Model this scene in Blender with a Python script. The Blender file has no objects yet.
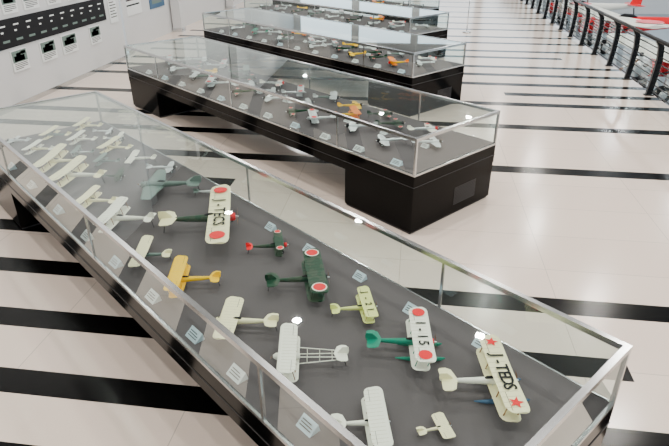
import bpy, math, random
from mathutils import Matrix, Vector
random.seed(4)
scene=bpy.context.scene
COL=scene.collection
# ------------------------------------------------------------------ materials
def new_mat(name):
    m=bpy.data.materials.new(name); m.use_nodes=True
    return m, m.node_tree, m.node_tree.nodes['Principled BSDF']
def solid(name,col,rough=0.5,metal=0.0,noise=0.0,nscale=20,coat=0.0,spec=0.5,col2=None):
    m,nt,b=new_mat(name)
    b.inputs['Roughness'].default_value=rough
    b.inputs['Metallic'].default_value=metal
    b.inputs['Coat Weight'].default_value=coat
    b.inputs['Specular IOR Level'].default_value=spec
    if col2:
        tc=nt.nodes.new('ShaderNodeTexCoord'); n=nt.nodes.new('ShaderNodeTexNoise'); n.inputs['Scale'].default_value=nscale
        cr=nt.nodes.new('ShaderNodeValToRGB'); cr.color_ramp.interpolation='CONSTANT'; cr.color_ramp.elements[0].color=(*col,1); cr.color_ramp.elements[1].position=.5; cr.color_ramp.elements[1].color=(*col2,1)
        nt.links.new(tc.outputs['Object'],n.inputs['Vector']); nt.links.new(n.outputs['Fac'],cr.inputs['Fac']); nt.links.new(cr.outputs['Color'],b.inputs['Base Color'])
    elif noise>0:
        tc=nt.nodes.new('ShaderNodeTexCoord'); n=nt.nodes.new('ShaderNodeTexNoise'); n.inputs['Scale'].default_value=nscale
        n.inputs['Detail'].default_value=4
        r=nt.nodes.new('ShaderNodeMapRange'); r.inputs['To Min'].default_value=1-noise; r.inputs['To Max'].default_value=1+noise
        v=nt.nodes.new('ShaderNodeVectorMath'); v.operation='SCALE'; v.inputs[0].default_value=col
        nt.links.new(tc.outputs['Object'],n.inputs['Vector']); nt.links.new(n.outputs['Fac'],r.inputs['Value'])
        nt.links.new(r.outputs['Result'],v.inputs['Scale']); nt.links.new(v.outputs['Vector'],b.inputs['Base Color'])
    else:
        b.inputs['Base Color'].default_value=(*col,1)
    return m
def glass_mat(name,tint,refl=1.5):
    m=bpy.data.materials.new(name); m.use_nodes=True; nt=m.node_tree; nt.nodes.clear()
    o=nt.nodes.new('ShaderNodeOutputMaterial'); mix=nt.nodes.new('ShaderNodeMixShader')
    tr=nt.nodes.new('ShaderNodeBsdfTransparent'); tr.inputs['Color'].default_value=(*tint,1)
    gl=nt.nodes.new('ShaderNodeBsdfGlossy'); gl.inputs['Roughness'].default_value=0.015; gl.inputs['Color'].default_value=(.93,1,.98,1)
    fr=nt.nodes.new('ShaderNodeFresnel'); g=nt.nodes.new('ShaderNodeNewGeometry')
    mr=nt.nodes.new('ShaderNodeMapRange'); mr.inputs['To Min'].default_value=1.5; mr.inputs['To Max'].default_value=1/1.5
    nt.links.new(g.outputs['Backfacing'],mr.inputs['Value']); nt.links.new(mr.outputs['Result'],fr.inputs['IOR'])
    mu=nt.nodes.new('ShaderNodeMath'); mu.operation='MULTIPLY'; mu.inputs[1].default_value=refl; mu.use_clamp=True
    nt.links.new(fr.outputs['Fac'],mu.inputs[0]); nt.links.new(mu.outputs[0],mix.inputs['Fac'])
    nt.links.new(tr.outputs[0],mix.inputs[1]); nt.links.new(gl.outputs[0],mix.inputs[2]); nt.links.new(mix.outputs[0],o.inputs['Surface'])
    return m
def tile_mat():
    m,nt,b=new_mat('cream_tile')
    tc=nt.nodes.new('ShaderNodeTexCoord'); br=nt.nodes.new('ShaderNodeTexBrick')
    br.offset=0.0; br.inputs['Scale'].default_value=1.0; br.inputs['Brick Width'].default_value=1.52; br.inputs['Row Height'].default_value=0.76
    br.inputs['Mortar Size'].default_value=0.004; br.inputs['Mortar Smooth'].default_value=0.3
    br.inputs['Color1'].default_value=(0.77,0.65,0.56,1); br.inputs['Color2'].default_value=(0.74,0.62,0.535,1); br.inputs['Mortar'].default_value=(0.48,0.41,0.35,1)
    n=nt.nodes.new('ShaderNodeTexNoise'); n.inputs['Scale'].default_value=90; n.inputs['Detail'].default_value=3
    r=nt.nodes.new('ShaderNodeMapRange'); r.inputs['To Min'].default_value=0.93; r.inputs['To Max'].default_value=1.05
    v=nt.nodes.new('ShaderNodeVectorMath'); v.operation='SCALE'
    nt.links.new(tc.outputs['Object'],br.inputs['Vector']); nt.links.new(tc.outputs['Object'],n.inputs['Vector'])
    nt.links.new(n.outputs['Fac'],r.inputs['Value']); nt.links.new(br.outputs['Color'],v.inputs[0]); nt.links.new(r.outputs['Result'],v.inputs['Scale'])
    nt.links.new(v.outputs['Vector'],b.inputs['Base Color'])
    b.inputs['Roughness'].default_value=0.18
    return m
M={}
M['tile']=tile_mat()
M['stripe']=solid('black_stone',(0.002,0.002,0.002),0.2,noise=0.2,nscale=60,spec=.15)
M['wall']=solid('wall_paint',(0.62,0.63,0.64),0.6,noise=0.02,nscale=3)
M['ceil']=solid('ceiling_paint',(0.10,0.105,0.11),0.8,noise=0.02,nscale=3)
M['black']=solid('black_lacquer',(0.0012,0.0012,0.0014),0.12,noise=0.1,nscale=8,spec=.08)
M['vent']=solid('vent_grey',(0.02,0.02,0.023),0.5)
M['chrome']=solid('brushed_steel',(0.60,0.62,0.63),0.22,metal=1.0,noise=0.05,nscale=40)
M['felt']=solid('grey_felt',(0.115,0.100,0.106),0.95,noise=0.08,nscale=150,spec=0.1)
M['glass']=glass_mat('case_glass',(0.90,0.965,0.945))
M['card']=solid('card_pale_blue',(0.55,0.68,0.76),0.5)
M['cardw']=solid('card_white',(0.76,0.79,0.79),0.5)
M['ink']=solid('ink',(0.006,0.006,0.008),0.6,spec=.2)
M['cream']=solid('cream_dope',(0.95,0.88,0.55),0.45,noise=0.04,nscale=30)
M['white']=solid('white_dope',(0.93,0.91,0.80),0.45,noise=0.04,nscale=30)
M['yellow']=solid('yellow_paint',(1.0,0.60,0.0),0.4,noise=0.04,nscale=30,spec=.2)
M['palegreen']=solid('pale_yellowgreen',(0.76,0.80,0.26),0.45,noise=0.05,nscale=30)
M['green']=solid('mid_green',(0.0,0.22,0.14),0.4,noise=0.05,nscale=30,spec=.3)
M['dkgreen']=solid('dark_green_camouflage',(0.004,0.045,0.02),0.45,nscale=14,spec=.3,col2=(0.03,0.055,0.03))
M['silver']=solid('silver_paint',(0.72,0.75,0.76),0.32,metal=0.5,noise=0.05,nscale=30)
M['grey']=solid('grey_green_paint',(0.13,0.19,0.17),0.5,noise=0.05,nscale=30)
M['red']=solid('red_paint',(0.85,0.0,0.01),0.4,spec=.3)
M['orange']=solid('orange_paint',(1.0,0.24,0.0),0.4,spec=.3)
M['blue']=solid('blue_grey_paint',(0.03,0.10,0.20),0.4)
M['rail']=solid('railing_dark_steel',(0.006,0.007,0.009),0.35,metal=0.0,spec=.25)
M['low']=solid('hall_floor_grey',(0.22,0.27,0.31),0.35,noise=0.05,nscale=1)
M['wood']=solid('prop_wood',(0.25,0.10,0.03),0.4)
M['rib']=solid('rib_shade',(0.55,0.50,0.32),0.6)
# ------------------------------------------------------------------ mesh builder
class B:
    def __init__(s): s.v=[]; s.f=[]; s.m=[]; s.sm=[]; s.mats=[]
    def mi(s,k):
        if k not in s.mats: s.mats.append(k)
        return s.mats.index(k)
    def add(s,vs,fs,k,smooth=False):
        o=len(s.v); s.v+= [tuple(v) for v in vs]; i=s.mi(k)
        for f in fs: s.f.append([a+o for a in f]); s.m.append(i); s.sm.append(smooth)
    def box(s,x0,x1,y0,y1,z0,z1,k):
        vs=[(x,y,z) for z in (z0,z1) for y in (y0,y1) for x in (x0,x1)]
        s.add(vs,[(0,2,3,1),(4,5,7,6),(0,1,5,4),(2,6,7,3),(0,4,6,2),(1,3,7,5)],k)
    def quad(s,vs,k): s.add(vs,[(0,1,2,3)],k)
    def rod(s,a,b,r,k,n=6,r2=None):
        a=Vector(a);b=Vector(b);d=(b-a).normalized(); u=d.orthogonal().normalized(); w=d.cross(u); r2=r if r2 is None else r2
        vs=[]
        for p,rr in ((a,r),(b,r2)):
            for i in range(n):
                t=2*math.pi*i/n; vs.append(p+u*math.cos(t)*rr+w*math.sin(t)*rr)
        fs=[(i,(i+1)%n,n+(i+1)%n,n+i) for i in range(n)]+[tuple(range(n))[::-1],tuple(range(n,2*n))]
        s.add(vs,fs,k,n>6)
    def loft(s,secs,k,n=12):
        vs=[];fs=[]
        for (x,y,z,hw,hh) in secs:
            for i in range(n):
                t=2*math.pi*i/n; vs.append((x,y+math.cos(t)*hw,z+math.sin(t)*hh))
        for j in range(len(secs)-1):
            for i in range(n):
                a=j*n+i;b=j*n+(i+1)%n; fs.append((a,b,b+n,a+n))
        fs.append(tuple(range(n))[::-1]); fs.append(tuple(range((len(secs)-1)*n,len(secs)*n)))
        s.add(vs,fs,k,True)
    def wing(s,secs,k,vert=False):
        prof=[(0,0),(0.12,0.55),(0.35,0.62),(1,0.06),(1,-0.06),(0.35,-0.38),(0.12,-0.4)]
        n=len(prof); vs=[];fs=[]
        for (y,z,le,te,th) in secs:
            for (u,w) in prof:
                x=le+(te-le)*u
                vs.append((x,w*th,y+z) if vert else (x,y,z+w*th))
        for j in range(len(secs)-1):
            for i in range(n):
                a=j*n+i;b=j*n+(i+1)%n; fs.append((a,b,b+n,a+n))
        fs.append(tuple(range(n))[::-1]); fs.append(tuple(range((len(secs)-1)*n,len(secs)*n)))
        s.add(vs,fs,k)
    def disc(s,x,y,z,r,k,n=18):
        s.add([(x+r*math.cos(2*math.pi*i/n),y+r*math.sin(2*math.pi*i/n),z) for i in range(n)],[tuple(range(n))],k)
    def star(s,x,y,z,r,k):
        vs=[(x,y,z)]+[(x+(r if i%2==0 else r*.4)*math.cos(math.pi*i/5),y+(r if i%2==0 else r*.4)*math.sin(math.pi*i/5),z) for i in range(10)]
        s.add(vs,[(0,1+i,1+(i+1)%10) for i in range(10)],k)
    def text(s,txt,size,mat4,k):
        c=bpy.data.curves.new('t','FONT'); c.body=txt; c.size=size; c.align_x='CENTER'; c.align_y='CENTER'; c.offset=size*0.02; c.resolution_u=2
        o=bpy.data.objects.new('t',c); COL.objects.link(o); dg=bpy.context.evaluated_depsgraph_get(); dg.update()
        me=bpy.data.meshes.new_from_object(o.evaluated_get(dg))
        s.add([mat4@v.co for v in me.vertices],[list(p.vertices) for p in me.polygons],k)
        bpy.data.objects.remove(o); bpy.data.curves.remove(c); bpy.data.meshes.remove(me)
    def obj(s,name,parent=None,loc=None,rz=0,scale=None):
        me=bpy.data.meshes.new(name); me.from_pydata(s.v,[],s.f)
        for k in s.mats: me.materials.append(M[k])
        for p,i,sm in zip(me.polygons,s.m,s.sm): p.material_index=i; p.use_smooth=sm
        me.update()
        o=bpy.data.objects.new(name,me); COL.objects.link(o)
        if parent: o.parent=parent
        if loc: o.location=loc
        o.rotation_euler[2]=rz
        if scale: o.scale=(scale,)*3
        return o
def empty(name,loc=(0,0,0),rz=0):
    e=bpy.data.objects.new(name,None); COL.objects.link(e); e.location=loc; e.rotation_euler[2]=rz; e.empty_display_size=.2; return e
# ------------------------------------------------------------------ camera
f_px=568; pitch=math.radians(27.6); yaw=math.radians(7.7)
cam=bpy.data.cameras.new('camera'); cam.sensor_width=36; cam.lens=f_px/669*36; cam.clip_end=200
co=bpy.data.objects.new('camera',cam); COL.objects.link(co); co.location=(0,0,3.2)
co.rotation_euler=(math.pi/2-pitch,0,yaw); scene.camera=co
# ------------------------------------------------------------------ room shell
XL,XR=-7.7,5.15
YB,YF=-2.5,40
ZL=-1.7
stripes=[(0.9,XL,XR),(1.65,XL,0),(2.35,XL,0.5),(3.05,XL,XR),(3.82,XL,1.9),(4.66,XL,XR),(5.5,XL,-1.9),(6.3,XL,-2.2),(7.1,XL,-2.4),(8.12,XL,XR),(9.28,XL,-1.2),(10.2,XL,XR) ,
 (11.7,XL,XR),(12.5,2.0,XR),(13.36,XL,XR),(14.3,XL,XR),(15.2,XL,XR),(16.4,XL,4.0),(17.3,XL,XR),(18.6,XL,XR),(19.7,XL,XR),(21.2,XL,XR),(22.6,XL,XR),(24.2,XL,XR),(25.7,XL,XR),(27.4,XL,XR),(29.2,XL,XR),(31,XL,XR),(33,XL,XR),(35,XL,XR)]
fl=B(); y=YB; W=0.26
for (c,x0,x1) in stripes:
    fl.quad([(XL,y,0),(XR,y,0),(XR,c-W/2,0),(XL,c-W/2,0)],'tile')
    if x0>XL: fl.quad([(XL,c-W/2,0),(x0,c-W/2,0),(x0,c+W/2,0),(XL,c+W/2,0)],'tile')
    fl.quad([(x0,c-W/2,0),(x1,c-W/2,0),(x1,c+W/2,0),(x0,c+W/2,0)],'stripe')
    if x1<XR: fl.quad([(x1,c-W/2,0),(XR,c-W/2,0),(XR,c+W/2,0),(x1,c+W/2,0)],'tile')
    y=c+W/2
fl.quad([(XL,y,0),(XR,y,0),(XR,YF,0),(XL,YF,0)],'tile')
fl.quad([(XR,YB,0),(XR,YB,-0.4),(XR,YF,-0.4),(XR,YF,0)],'wall')
fl.obj('floor')
b=B(); b.quad([(XR,YB,ZL),(26,YB,ZL),(26,YF,ZL),(XR,YF,ZL)],'low'); b.obj('floor_lower_hall')
b=B(); b.box(XL-.9,26,YB,YF,7.0,7.2,'ceil'); b.obj('ceiling')
b=B(); b.box(XL-.2,XL,YB,14.9,0,7,'wall'); b.obj('wall_left')
b=B(); b.box(XL-.7,XL-.5,14.9,YF,-.0,7,'wall'); b.obj('wall_left_far')
b=B(); b.box(XL-.5,XL,14.9,YF,-.06,0,'tile'); b.obj('floor_recess')
b=B(); b.box(XL-.9,26,YB-.2,YB,ZL,7,'wall'); b.obj('wall_back')
b=B()
b.box(XL-.9,26,YF,YF+.2,ZL,0.8,'wall'); b.box(XL-.9,26,YF,YF+.2,6.2,7,'wall')
for x in range(-8,27,4): b.box(x-.25,x+.25,YF,YF+.2,.8,6.2,'wall')
b.obj('wall_far')
b=B(); b.box(26,26.2,YB,YF,ZL,0,'wall'); b.box(26,26.2,YB,YF,5.5,7,'wall')
for yy in range(-2,41,6): b.box(26,26.2,yy-.3,yy+.3,0,5.5,'wall')
b.obj('wall_right')
b=B(); b.box(XR-.1,XR-.002,YB,YF,ZL,-.4,'wall'); b.obj('wall_mezzanine')
b=B(); b.box(XL+.002,XL+.015,YB,14.9,0.001,.1,'chrome'); b.obj('baseboard_left')
# ------------------------------------------------------------------ wall posters
def poster(name,x,y0,y1,z0,z1,kind):
    b=B(); x+=.004; b.box(x,x+.02,y0,y1,z0,z1,{'photo':'cardw','black':'ink','blue':'blue','text':'cardw'}[kind])
    X=x+.022
    def q(a,c,d,e,k): b.quad([(X,y0+(y1-y0)*a,z0+(z1-z0)*d),(X,y0+(y1-y0)*c,z0+(z1-z0)*d),(X,y0+(y1-y0)*c,z0+(z1-z0)*e),(X,y0+(y1-y0)*a,z0+(z1-z0)*e)],k)
    if kind=='photo':
        q(.04,.96,.42,.96,'grey'); q(.15,.8,.46,.72,'ink'); q(.3,.6,.7,.85,'blue'); q(.6,.9,.75,.9,'cardw')
        for i in range(4): q(.1,.9 if i<3 else .6,.34-.08*i,.37-.08*i,'ink')
    elif kind=='text':
        for i in range(8): q(.1,.9-.2*(i%3==2),.88-.1*i,.91-.1*i,'ink')
    elif kind=='black':
        n=int((y1-y0)/.4)
        for i in range(n):
            a=(i+.2)/n; c=(i+.6)/n; q(a,c,.74,.79,'cardw'); q(a,a+.18/n,.53,.59,'cardw'); q(a,a+.5/n,.2,.28,'grey')
    elif kind=='blue':
        q(.05,.95,.55,.95,'cardw'); q(.15,.8,.1,.4,'grey')
    b.obj(name)
poster('timeline_panel',XL,6.0,14.1,1.12,1.64,'black')
for (a,c,d,e,k) in [(10.25,10.75,.66,1.06,'photo'),(11.2,11.75,.66,1.06,'photo'),(12.0,12.6,.66,1.06,'photo'),(13.2,13.7,.66,1.06,'photo'),(9.3,9.8,.66,1.05,'photo'),
                    (10.35,10.8,1.72,2.12,'photo'),(11.0,11.5,1.72,2.1,'photo'),(11.8,12.3,1.72,2.1,'photo'),(12.6,13.0,1.72,2.1,'text'),(13.2,13.8,1.72,2.1,'photo'),(14.3,14.7,1.0,1.7,'text')]:
    poster('wall_poster',XL,a,c,d,e,k)
for (a,c,d,e,k) in [(16.0,17.2,.9,2.3,'text'),(17.8,18.9,.9,2.2,'blue'),(19.9,21.4,.9,2.3,'text'),(22.5,24.5,.8,2.4,'black'),(26,28.5,.8,2.4,'blue')]:
    poster('wall_poster',XL-.5,a,c,d,e,k)
for yy in (15.3,19.3,25.3):
    b=B(); b.box(XL-.45,XL-.15,yy,yy+.3,0,6.99,'wall'); b.box(XL-.47,XL-.13,yy-.02,yy+.32,0,.12,'chrome'); b.obj('wall_column')
# ------------------------------------------------------------------ display cases
CA=math.radians(140.06)
CX,CY=math.cos(CA),math.sin(CA)
DX,DY=math.cos(CA-math.pi/2),math.sin(CA-math.pi/2)
def P(c,d): return (CX*c+DX*d, CY*c+DY*d)
RZ=CA-math.pi
LEN,WID,HT=7.3,1.58,1.18
ZD=0.765
cases=[(0.70,1.25),(3.69,4.56),(6.75,8.08),(9.73,11.42),(12.7,14.8)]
def display_case(c0,d0,cards):
    x,y=P(c0,d0); e=empty('glass_display_case',(x,y,0),RZ)
    def part(nm,fn):
        b=B(); fn(b); return b.obj(nm,e)
    def pedestal(x0,x1):
        def fn(b):
            b.box(x0+.02,x1-.02,.02,WID-.02,0,.03,'vent'); b.box(x0,x1,.005,WID-.005,.03,.5,'black')
            for i in range(12):
                z=.14+i*.02
                b.box(x1,x1+.004,WID*.5,WID*.78,z,z+.009,'vent')
        return fn
    part('pedestal_right',pedestal(-1.12,-.005)); part('pedestal_left',pedestal(-LEN+.005,-LEN+1.12))
    def body(b):
        b.box(-LEN,0,0,WID,.5,.735,'black')
        b.box(-LEN+.02,-.02,.02,WID-.02,.735,ZD,'felt')
        b.box(-LEN-.004,.004,-.004,WID+.004,.60,.607,'vent')
    part('body',body)
    def frame(b):
        r=.036
        for z0,z1 in ((.735,.759),(HT-r,HT)):
            b.box(-LEN,0,0,r,z0,z1,'chrome'); b.box(-LEN,0,WID-r,WID,z0,z1,'chrome')
            b.box(-LEN,-LEN+r,r,WID-r,z0,z1,'chrome'); b.box(-r,0,r,WID-r,z0,z1,'chrome')
        for xx in (-LEN,-.026):
            for yy in (0,WID-.026): b.box(xx,xx+.026,yy,yy+.026,.757,HT-r,'chrome')
        for xx in (-1.27,-3.65,-6.04):
            for yy in (0.002,WID-.014): b.box(xx-.010,xx+.010,yy,yy+.012,.757,HT-r,'chrome')
    part('steel_frame',frame)
    def glass(b):
        o=.012; z0=.757; z1=HT-.03
        b.quad([(-LEN+.02,.02,HT-.006),(-.02,.02,HT-.006),(-.02,WID-.02,HT-.006),(-LEN+.02,WID-.02,HT-.006)],'glass')
        b.quad([(-LEN,o,z0),(0,o,z0),(0,o,z1),(-LEN,o,z1)],'glass')
        b.quad([(0,WID-o,z0),(-LEN,WID-o,z0),(-LEN,WID-o,z1),(0,WID-o,z1)],'glass')
        b.quad([(-o,o,z0),(-o,WID-o,z0),(-o,WID-o,z1),(-o,o,z1)],'glass')
        b.quad([(-LEN+o,WID-o,z0),(-LEN+o,o,z0),(-LEN+o,o,z1),(-LEN+o,WID-o,z1)],'glass')
    part('glass_panes',glass)
    def cardsf(b):
        for (c,d,w,h,k) in cards:
            X=-(c-c0); Y=d-d0
            vs=[(X-w/2,Y,ZD+.001),(X+w/2,Y,ZD+.001),(X+w/2,Y+h*.7,ZD+h*.6),(X-w/2,Y+h*.7,ZD+h*.6)]
            bk=[(X-w/2,Y+h*.85,ZD+.001),(X+w/2,Y+h*.85,ZD+.001)]
            b.add(vs+bk,[(0,1,2,3),(3,2,5,4),(0,3,4),(1,5,2)],k)
            for i in range(3):
                t0=.25+.2*i; yy=Y+h*.7*t0-.001; zz=ZD+h*.6*t0+.003
                b.quad([(X-w*.38,yy,zz),(X+w*(.38-.15*(i==2)),yy,zz),(X+w*(.38-.15*(i==2)),yy+h*.045,zz+h*.04),(X-w*.38,yy+h*.045,zz+h*.04)],'vent')
    part('information_cards',cardsf)
    return e
# ------------------------------------------------------------------ aircraft
def aircraft(name,c,d,th,span,length,kind='bi',wing='cream',body='cream',tail=None,floats=None,roundel=None,txt=None,cowl='ink',chordf=.2,z=ZD,world=None,dihedral=.02,rzw=None,tsz=.72):
    b=B(); tail=tail or wing; s=span; L=length; ch=chordf*s if kind!='mono' else chordf*s*1.05
    fr=L*.052; zf=L*.18 if not floats else L*.23
    xw=L*.14; nose=L*.36; end=nose-L
    rib={'cream':'rib','white':'rib','palegreen':'rib','yellow':'rib','silver':'grey','dkgreen':'ink','green':'ink','orange':'wood'}.get(wing)
    if kind!='truss':
        b.loft([(end,0,zf+fr*.5,fr*.12,fr*.25),(end+L*.12,0,zf+fr*.4,fr*.32,fr*.45),(end+L*.35,0,zf+fr*.15,fr*.68,fr*.8),(xw-L*.1,0,zf,fr*.95,fr*1.15),(xw+L*.06,0,zf,fr,fr*1.15),(nose-L*.06,0,zf,fr*.98,fr*1.0)],body)
        b.loft([(nose-L*.1,0,zf,fr*1.08,fr*1.12),(nose-L*.05,0,zf,fr*1.15,fr*1.15),(nose-L*.01,0,zf,fr*.95,fr*.95)],cowl)
        for i in range(5):
            t=2*math.pi*i/5+.3; b.rod((nose-L*.055,math.cos(t)*fr*.9,zf+math.sin(t)*fr*.9),(nose-L*.055,math.cos(t)*fr*1.5,zf+math.sin(t)*fr*1.5),L*.010,'vent')
        b.loft([(nose-L*.01,0,zf,fr*.35,fr*.35),(nose+L*.03,0,zf,fr*.2,fr*.2),(nose+L*.04,0,zf,fr*.03,fr*.03)],'silver',8)
        b.loft([(xw-L*.20,0,zf+fr*.95,fr*.3,fr*.15),(xw-L*.16,0,zf+fr*1.12,fr*.5,fr*.3),(xw-L*.1,0,zf+fr*1.15,fr*.45,fr*.35),(xw-L*.06,0,zf+fr*1.05,fr*.2,fr*.1)],'ink',8)
    else:
        b.loft([(xw-L*.14,0,zf,fr*.8,fr*.8),(xw,0,zf,fr*1.2,fr*1.2),(nose-L*.04,0,zf,fr*.9,fr*.9),(nose,0,zf,fr*.4,fr*.4)],body)
        for yy in (-s*.1,s*.1):
            for zz in (zf-fr,zf+fr*1.3): b.rod((xw-ch*.3,yy,zz),(end+L*.04,yy*.6,zf+(zz-zf)*.3),L*.007,'white')
            for i in range(4):
                t=i/4; x=xw-ch*.3+(end+L*.04-xw+ch*.3)*t
                b.rod((x,yy*(1-.4*t),zf-fr*(1-.7*t)),(x,yy*(1-.4*t),zf+fr*1.3*(1-.7*t)),L*.006,'white')
            for i in range(3): 
                t=(i+1)/4; x=xw-ch*.3+(end+L*.04-xw+ch*.3)*t
                b.rod((x,-s*.1*(1-.4*t),zf),(x,s*.1*(1-.4*t),zf),L*.005,'white')
    def mkwing(z0,sp,x,key,chd,top=True):
        h=sp/2; dz=dihedral*sp
        secs=[]
        for u,cf in ((-1,.45),(-.985,.68),(-.94,.88),(-.86,1),(0,1.0),(.86,1),(.94,.88),(.985,.68),(1,.45)):
            secs.append((u*h,z0+abs(u)*dz,x+chd/2-(1-cf)*chd*.35,x-chd/2+(1-cf)*chd*.65,chd*.09))
        b.wing(secs,key)
        if top and rib:
            w=s*.0022
            for i in range(-7,8):
                yy=i*h*.125; zz=z0+abs(yy/h)*dz
                b.add([(x+chd*.3,yy-w,zz+chd*.058),(x+chd*.3,yy+w,zz+chd*.058),(x+chd*.15,yy+w,zz+chd*.0585),(x+chd*.15,yy-w,zz+chd*.0585),(x-chd*.49,yy+w,zz+chd*.009),(x-chd*.49,yy-w,zz+chd*.009)],[(0,1,2,3),(3,2,4,5)],rib)
            for sg in (-1,1):
                y0,y1=sg*h*.5,sg*h*.94; xx=x-chd*.25
                za=z0+.5*dz+chd*.031; zb=z0+.94*dz+chd*.031
                b.quad([(xx,y0,za),(xx,y1,zb),(xx-chd*.02,y1,zb),(xx-chd*.02,y0,za)],'vent')
        return z0
    if kind in('bi','truss'):
        zl=zf-fr*.9; zu=zf+fr*2.6
        mkwing(zl,s*.94,xw-ch*.1,wing,ch*.9,False); mkwing(zu,s,xw+ch*.08,wing,ch); ztop=zu; xt=xw+ch*.08; cht=ch
        for sgn in(-1,1):
            for u in (.36,.8) if kind=='bi' else (.25,.55,.85):
                for dx in(-.3,.3):
                    yy=sgn*u*s/2; b.rod((xw+dx*ch-ch*.08,yy,zl+dihedral*s*u),(xw+dx*ch+ch*.08,yy,zu+dihedral*s*u),s*.006,'wood' if body in('cream','white','palegreen') else body)
                b.rod((xw,sgn*.36*s/2,zl),(xw,sgn*.8*s/2,zu),s*.002,'ink',4)
            for dx in(-.25,.25): b.rod((xw+dx*ch,sgn*fr*.7,zf+fr*.8),(xw+dx*ch,sgn*fr*1.4,zu),s*.005,body)
    else:
        hi = kind=='para'
        ztop=zf+(fr*2.2 if hi else fr*(1.0 if kind=='high' else -.55)); xt=xw; cht=ch
        if kind=='mono':
            h=s/2; secs=[]
            for u,cf in ((-1,.28),(-.97,.45),(-.9,.56),(-.5,.8),(0,1.15),(.5,.8),(.9,.56),(.97,.45),(1,.28)):
                secs.append((u*h,ztop+abs(u)*s*.03,xw+ch*.5*cf,xw-ch*.5*cf,ch*.1*cf))
            b.wing(secs,wing)
        else: mkwing(ztop,s,xw,wing,ch)
        if hi or kind=='high':
            for sgn in(-1,1):
                for dx in(-.3,.3):
                    b.rod((xw+dx*ch,sgn*fr*.8,zf-fr*.7),(xw+dx*ch,sgn*s*.27,ztop+dihedral*s*.5),s*.005,'ink')
                    if hi: b.rod((xw+dx*ch,sgn*fr*.6,zf+fr*.8),(xw+dx*ch,sgn*fr,ztop),s*.005,'ink')
    tc=ch*.62; ts=min(s*.32,L*.42)/2*1.0
    b.wing([(-ts,zf+fr*.7,end+tc*.65,end+tc*.12,tc*.07),(-ts*.85,zf+fr*.7,end+tc*.95,end,tc*.08),(0,zf+fr*.7,end+tc*1.25,end+tc*.05,tc*.09),(ts*.85,zf+fr*.7,end+tc*.95,end,tc*.08),(ts,zf+fr*.7,end+tc*.65,end+tc*.12,tc*.07)],tail)
    b.wing([(0,zf+fr*.4,end+tc*1.0,end-tc*.05,tc*.08),(L*.06,zf+fr*.4,end+tc*.8,end-tc*.12,tc*.07),(L*.12,zf+fr*.4,end+tc*.45,end-tc*.08,tc*.05)],tail,vert=True)
    xp=nose+L*.02; pr=L*.15
    for sg in(1,-1):
        a=.5; dy=math.cos(a)*sg; dz=math.sin(a)*sg
        b.add([(xp,0,zf),(xp+.004*L,dy*pr*.4-dz*pr*.09,zf+dz*pr*.4+dy*pr*.09),(xp,dy*pr,zf+dz*pr),(xp-.004*L,dy*pr*.4+dz*pr*.09,zf+dz*pr*.4-dy*pr*.09)],[(0,1,2,3)],'wood')
    if floats:
        for sg in(-1,1):
            yy=sg*s*.13; fz=L*.045
            b.loft([(xw-L*.36,yy,fz*1.3,L*.008,L*.008),(xw-L*.2,yy,fz*1.05,L*.028,L*.03),(xw+L*.1,yy,fz,L*.04,L*.045),(xw+L*.3,yy,fz*1.15,L*.028,L*.035),(xw+L*.37,yy,fz*1.5,L*.006,L*.008)],floats,10)
            for dx in(-.12,.12): b.rod((xw+dx*L,yy,fz),(xw+dx*L*.8,sg*fr*.7,zf-fr*.5),L*.008,'silver')
        b.rod((xw,-s*.13,L*.05),(xw,s*.13,L*.05),L*.006,'silver')
    else:
        wr=L*.05; gy=L*.13
        for sg in(-1,1):
            b.rod((xw+L*.07,sg*(gy-L*.012),wr),(xw+L*.07,sg*(gy+L*.012),wr),wr,'ink',14)
            b.rod((xw+L*.07,sg*(gy+L*.012),wr),(xw+L*.07,sg*(gy+L*.016),wr),wr*.5,'silver',10)
            for dx in(.1,0): b.rod((xw+L*.07,sg*gy,wr),(xw+dx*L,sg*fr*.6,zf-fr*.6),L*.007,'silver')
        b.rod((xw+L*.07,-gy,wr),(xw+L*.07,gy,wr),L*.006,'ink')
        b.rod((end+L*.06,0,zf),(end+L*.02,0,.001),L*.006,'ink')
    zt=lambda u: ztop+cht*.09*.62+ (s*.03*abs(u) if kind=='mono' else dihedral*s*abs(u))+s*.005
    if roundel:
        r=cht*(.34 if kind!='mono' else .22)
        for u in(-.78,.78):
            if roundel=='star': b.star(xt,u*s/2,zt(u)+.001,r,'red')
            else:
                if wing in('green','dkgreen'): b.disc(xt,u*s/2,zt(u),r*1.2,'white')
                b.disc(xt,u*s/2,zt(u)+.001,r,'red')
    if txt:
        n=len(txt); 
        for i,chh in enumerate(txt):
            u=(i-(n-1)/2)/(n)*1.0*(.98 if roundel else 1.5)
            mat=Matrix.Translation((xt,-u*s/2,zt(u)+.002))@Matrix.Rotation(math.pi*1.5,4,'Z')
            b.text(chh,cht*tsz,mat,'ink')
    if world: return b.obj(name,None,world,rzw)
    x,y=P(c,d)
    return b.obj(name,None,(x,y,z),math.radians(140.06-th))
NEAR,FAR=-51,128
A=aircraft
A('model_high_wing_airplane',4.10,2.22,FAR-4,1.16,.66,'high','cream','dkgreen',cowl='red',roundel='disc',txt='J-TECS',chordf=.165,tail='cream')
A('model_biplane',3.42,1.60,NEAR,.48,.40,'bi','yellow','yellow',chordf=.22)
A('model_biplane',4.70,1.66,NEAR+8,.56,.48,'bi','white','white',cowl='white')
A('model_parasol_airplane',3.98,1.56,NEAR,.50,.30,'para','cream','grey')
A('model_biplane',6.58,1.74,NEAR+3,.74,.42,'bi','cream','cream',chordf=.16)
A('model_biplane',6.00,1.74,NEAR+8,.70,.48,'bi','cream','white',chordf=.18)
A('model_biplane',5.29,1.64,NEAR+10,.44,.36,'bi','cream','cream')
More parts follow.
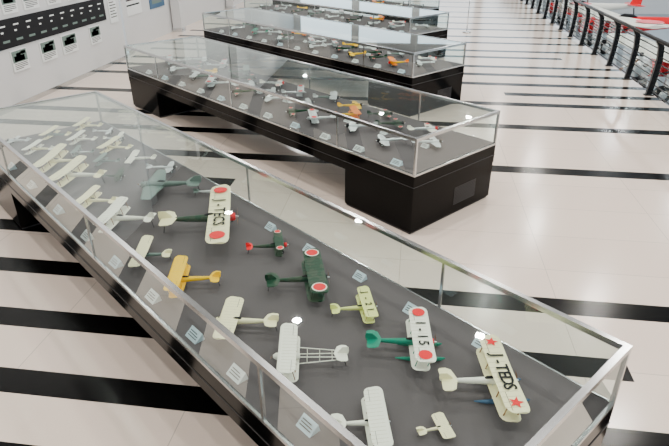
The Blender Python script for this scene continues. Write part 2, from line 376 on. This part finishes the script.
A('model_monoplane',5.10,2.28,NEAR,.76,.60,'mono','grey','grey',cowl='grey',chordf=.24)
A('model_biplane',7.69,2.5,NEAR+8,.40,.34,'bi','cream','cream')
A('model_biplane',7.6,2.05,NEAR+8,.40,.34,'bi','cream','grey')
A('model_biplane',7.2,2.24,NEAR+8,.40,.32,'bi','white','white')
A('model_biplane',6.62,2.42,NEAR+14,.44,.36,'bi','cream','cream')
A('model_monoplane',6.08,2.46,NEAR,.42,.34,'high','white','white')
A('model_biplane',5.78,2.08,FAR,.28,.24,'bi','dkgreen','dkgreen')
A('model_biplane',7.2,1.72,NEAR+8,.38,.32,'bi','white','cream')
A('model_monoplane',7.72,1.62,NEAR+8,.32,.3,'mono','silver','silver',chordf=.24)
A('model_biplane',6.28,2.16,NEAR+8,.30,.28,'bi','grey','grey')
A('model_monoplane',5.62,2.58,FAR,.34,.32,'mono','silver','silver',chordf=.24)
A('model_biplane',6.95,2.60,FAR,.28,.26,'bi','white','silver')
A('model_monoplane',7.33,2.62,FAR,.28,.26,'mono','silver','silver')
A('model_biplane',6.76,2.06,NEAR,.28,.26,'bi','grey','silver')
A('model_monoplane',4.72,2.62,FAR,.30,.28,'mono','grey','silver',chordf=.24)
A('model_biplane',3.40,2.40,FAR-5,.36,.34,'bi','dkgreen','dkgreen',cowl='red',roundel='disc',tail='red')
A('model_biplane',2.80,2.26,FAR-4,.62,.46,'bi','dkgreen','dkgreen',roundel='disc',cowl='ink',tail='dkgreen',chordf=.22)
A('model_high_wing_airplane',2.72,1.60,NEAR+6,.46,.42,'high','cream','cream',cowl='cream',chordf=.28)
A('model_pusher_biplane',2.16,1.68,NEAR+2,.46,.46,'truss','white','white',chordf=.24)
A('model_biplane',2.29,2.33,FAR-4,.37,.32,'bi','palegreen','palegreen',chordf=.24,txt='J-21')
A('model_floatplane',1.78,2.27,FAR+6,.54,.43,'bi','white','green',roundel='disc',floats='green',txt='1-15',cowl='red',tail='green',chordf=.23)
A('model_floatplane',1.24,2.34,FAR+3,.64,.44,'bi','cream','white',roundel='star',floats='blue',txt='J-TEDS',cowl='silver',chordf=.20,tsz=.8)
A('model_biplane',1.52,1.63,FAR,.42,.31,'bi','white','white',chordf=.26)
A('model_glider',1.25,1.90,FAR-10,.18,.19,'high','cream','cream',chordf=.4)
cols=[('silver','silver','ink','mono'),('dkgreen','dkgreen','ink','mono'),('silver','silver','silver','bi'),('orange','yellow','red','bi'),('silver','grey','ink','high'),('white','silver','red','mono'),('grey','grey','ink','bi'),('yellow','yellow','ink','mono'),('green','silver','red','bi')]
spec2=[(5.92,5.78,7),(5.65,5.55,3),(5.40,5.88,1),(5.2,5.15,0),(4.5,5.75,5),(5.85,5.0,2),(6.35,5.1,1),(7.12,5.17,0),(8.4,5.6,1),(8.9,5.9,6),(7.1,5.65,2),(6.52,5.75,4),(10.3,5.8,0),(9.6,5.9,2),(4.55,5.05,0),(9.97,5.2,0),(9.22,5.2,4),(7.75,5.05,1),(8.5,5.0,2),(7.8,5.75,5),(6.5,5.42,0),(4.95,5.6,1),(9.4,5.5,7),(10.6,5.35,2),(7.5,5.4,0),(4.15,5.4,0),(10.0,5.5,1),(8.1,5.4,0)]
def fill(spec,c0,d0):
    pts=[[c,min(max(d,d0+.30),d0+1.28)] for (c,d,k) in spec]
    for it in range(200):            # spread the models evenly so they stand clear of each other
        for i in range(len(pts)):
            for j in range(i):
                a,q=pts[i],pts[j]; dx=a[0]-q[0]; dy=a[1]-q[1]; r=math.hypot(dx,dy) or .01
                if r<.47:
                    m=(.47-r)/r*.3; a[0]+=dx*m; a[1]+=dy*m; q[0]-=dx*m; q[1]-=dy*m
        for a in pts: a[0]=min(max(a[0],c0+.32),c0+LEN-.32); a[1]=min(max(a[1],d0+.30),d0+1.28)
    for (c,d),(_,_,k) in zip(pts,spec):
        w,bo,cw,kd=cols[k]
        near=d<d0+.8
        s=random.uniform(.40,.47)
        A({'mono':'model_monoplane','bi':'model_biplane','high':'model_high_wing_airplane'}[kd],c,d,(NEAR if near else FAR)+random.uniform(-8,8),s,s*.9,kd,w,bo,cowl=cw,roundel='disc' if k in(1,5,2) else None,chordf=.25)
fill(spec2,*cases[1])
spec3=[(8.7,8.5,7),(7.55,8.5,3),(7.2,8.9,0),(9.5,9.2,7),(10.29,8.76,2),(11.52,8.84,1),(10.68,9.3,0),(9.95,8.45,0),(8.2,8.6,1),(8.1,9.2,4),(8.9,9.2,0),(12.3,8.6,8),(12.6,9.2,2),(11.1,8.45,4),(13.3,8.6,0),(9.3,8.7,1),(7.35,9.3,5),(11.4,9.3,3),(13.4,9.2,6),(12.0,9.0,0),(9.8,8.9,2),(8.5,8.9,1)]
fill(spec3,*cases[2])
fill([(10.2+i*.42,11.42+(.42 if i%2 else 1.15),[0,2,5,0,3,1,4,0,2,6,0,1,7,2,0,4][i]) for i in range(16)],*cases[3])
fill([(13.2+i*.45,14.8+(.42 if i%2 else 1.15),[0,5,0,3,2,4,0,2,6,0,1,2,0,7][i]) for i in range(14)],*cases[4])
cards1=[(2.05,2.58,.13,.09,'card'),(1.5,2.64,.13,.09,'card'),(3.2,2.6,.12,.08,'card'),(2.62,2.62,.1,.08,'card'),(3.75,2.6,.1,.08,'card'),(1.75,1.36,.12,.09,'card')]
cards1+=[(c,1.30,.13,.09,'card' if i%2 else 'cardw') for i,c in enumerate([2.35,2.85,3.45,4.1,4.7,5.4,6.2,6.9])]
display_case(*cases[0],cards1)
for (c0,d0) in cases[1:]:
    display_case(c0,d0,[(c0+.35+i*.62,d0+.05,.14,.09,'cardw' if i%3 else 'card') for i in range(11)]+[(c0+.5+i*.7,d0+.75,.10,.07,'cardw') for i in range(9)])
# ------------------------------------------------------------------ railing
e=empty('walkway_railing',(5.02,0,0))
b=B(); ys=[ -1.7+1.45*i for i in range(28)]
for yy in ys:
    pr=[(0,0),(.035,.35),(.05,.75),(.02,1.0),(-.06,1.12)]
    for (p0,p1) in zip(pr[:-1],pr[1:]):
        vs=[]
        for (px,pz) in (p0,p1):
            for (dx,dy) in ((-.055,-.04),(.055,-.04),(.055,.04),(-.055,.04)): vs.append((px+dx,yy+dy,pz))
        b.add(vs,[(0,1,5,4),(1,2,6,5),(2,3,7,6),(3,0,4,7),(0,3,2,1),(4,5,6,7)],'rail')
    b.box(-.08,.1,yy-.06,yy+.06,0.001,.02,'rail')
b.obj('posts',e)
b=B()
b.rod((-.06,YB+.01,1.13),(-.06,YF-.01,1.13),.04,'rail',10)
for px,pz in ((.03,.1),(.035,.24),(.045,.38),(.05,.52),(.05,.66),(.05,.8),(.04,.94)): b.rod((px,YB+.01,pz),(px,YF-.01,pz),.013,'rail',6)
b.obj('rails',e)
b=B(); b.quad([(.12,YB+.01,.08),(.12,YF-.01,.08),(.12,YF-.01,1.0),(.12,YB+.01,1.0)],'glass'); b.obj('glass_panel',e)
# ------------------------------------------------------------------ real aircraft in the lower hall
A('vintage_monoplane_aircraft',0,0,0,7.5,6,'high','white','red',cowl='red',roundel='disc',world=(9.2,27.5,ZL),rzw=math.radians(192),tail='red')
A('vintage_biplane_aircraft',0,0,0,5,5,'bi','red','white',cowl='red',world=(9.0,34.8,ZL),rzw=math.radians(186))
A('vintage_monoplane_aircraft',0,0,0,6.5,5.5,'high','white','red',cowl='silver',tail='red',world=(8.7,19.5,ZL),rzw=math.radians(190))
A('vintage_biplane_aircraft',0,0,0,5,4.6,'bi','silver','silver',cowl='red',world=(9.2,13,ZL),rzw=math.radians(185))
b=B(); b.rod((0,0,0),(0,0,1.3),.015,'chrome',8); b.rod((0,0,0),(0,0,.02),.14,'chrome',16); b.box(-.15,.15,-.01,.01,1.25,1.55,'cardw'); b.obj('sign_stand',None,(1.75,20.5,0.001))
# ------------------------------------------------------------------ lights: recessed round downlights
def disk(name,x,y,z,sz,pw,col=(1,1,1)):
    l=bpy.data.lights.new(name,'AREA'); l.shape='DISK'; l.size=sz; l.energy=pw; l.color=col
    o=bpy.data.objects.new(name,l); COL.objects.link(o); o.location=(x,y,z)
n=0
for yy in (1,5.5,10,15,20,26,33):
    for xx in (-6.2,-2.2,1.8,5.0):
        disk('ceiling_downlight',xx+(.9 if n%2 else 0),yy,6.93,.2,165 if xx>1 else 150,(1,.95,.88)); 
    n+=1
for yy in (4,14,24,34):
    for xx in (12,20): disk('hall_downlight',xx,yy,6.9,.8,360,(.92,.97,1))
wd=bpy.data.worlds.new('world'); scene.world=wd; wd.use_nodes=True
bg=wd.node_tree.nodes['Background']; bg.inputs['Color'].default_value=(.78,.91,1,1); bg.inputs['Strength'].default_value=2.6
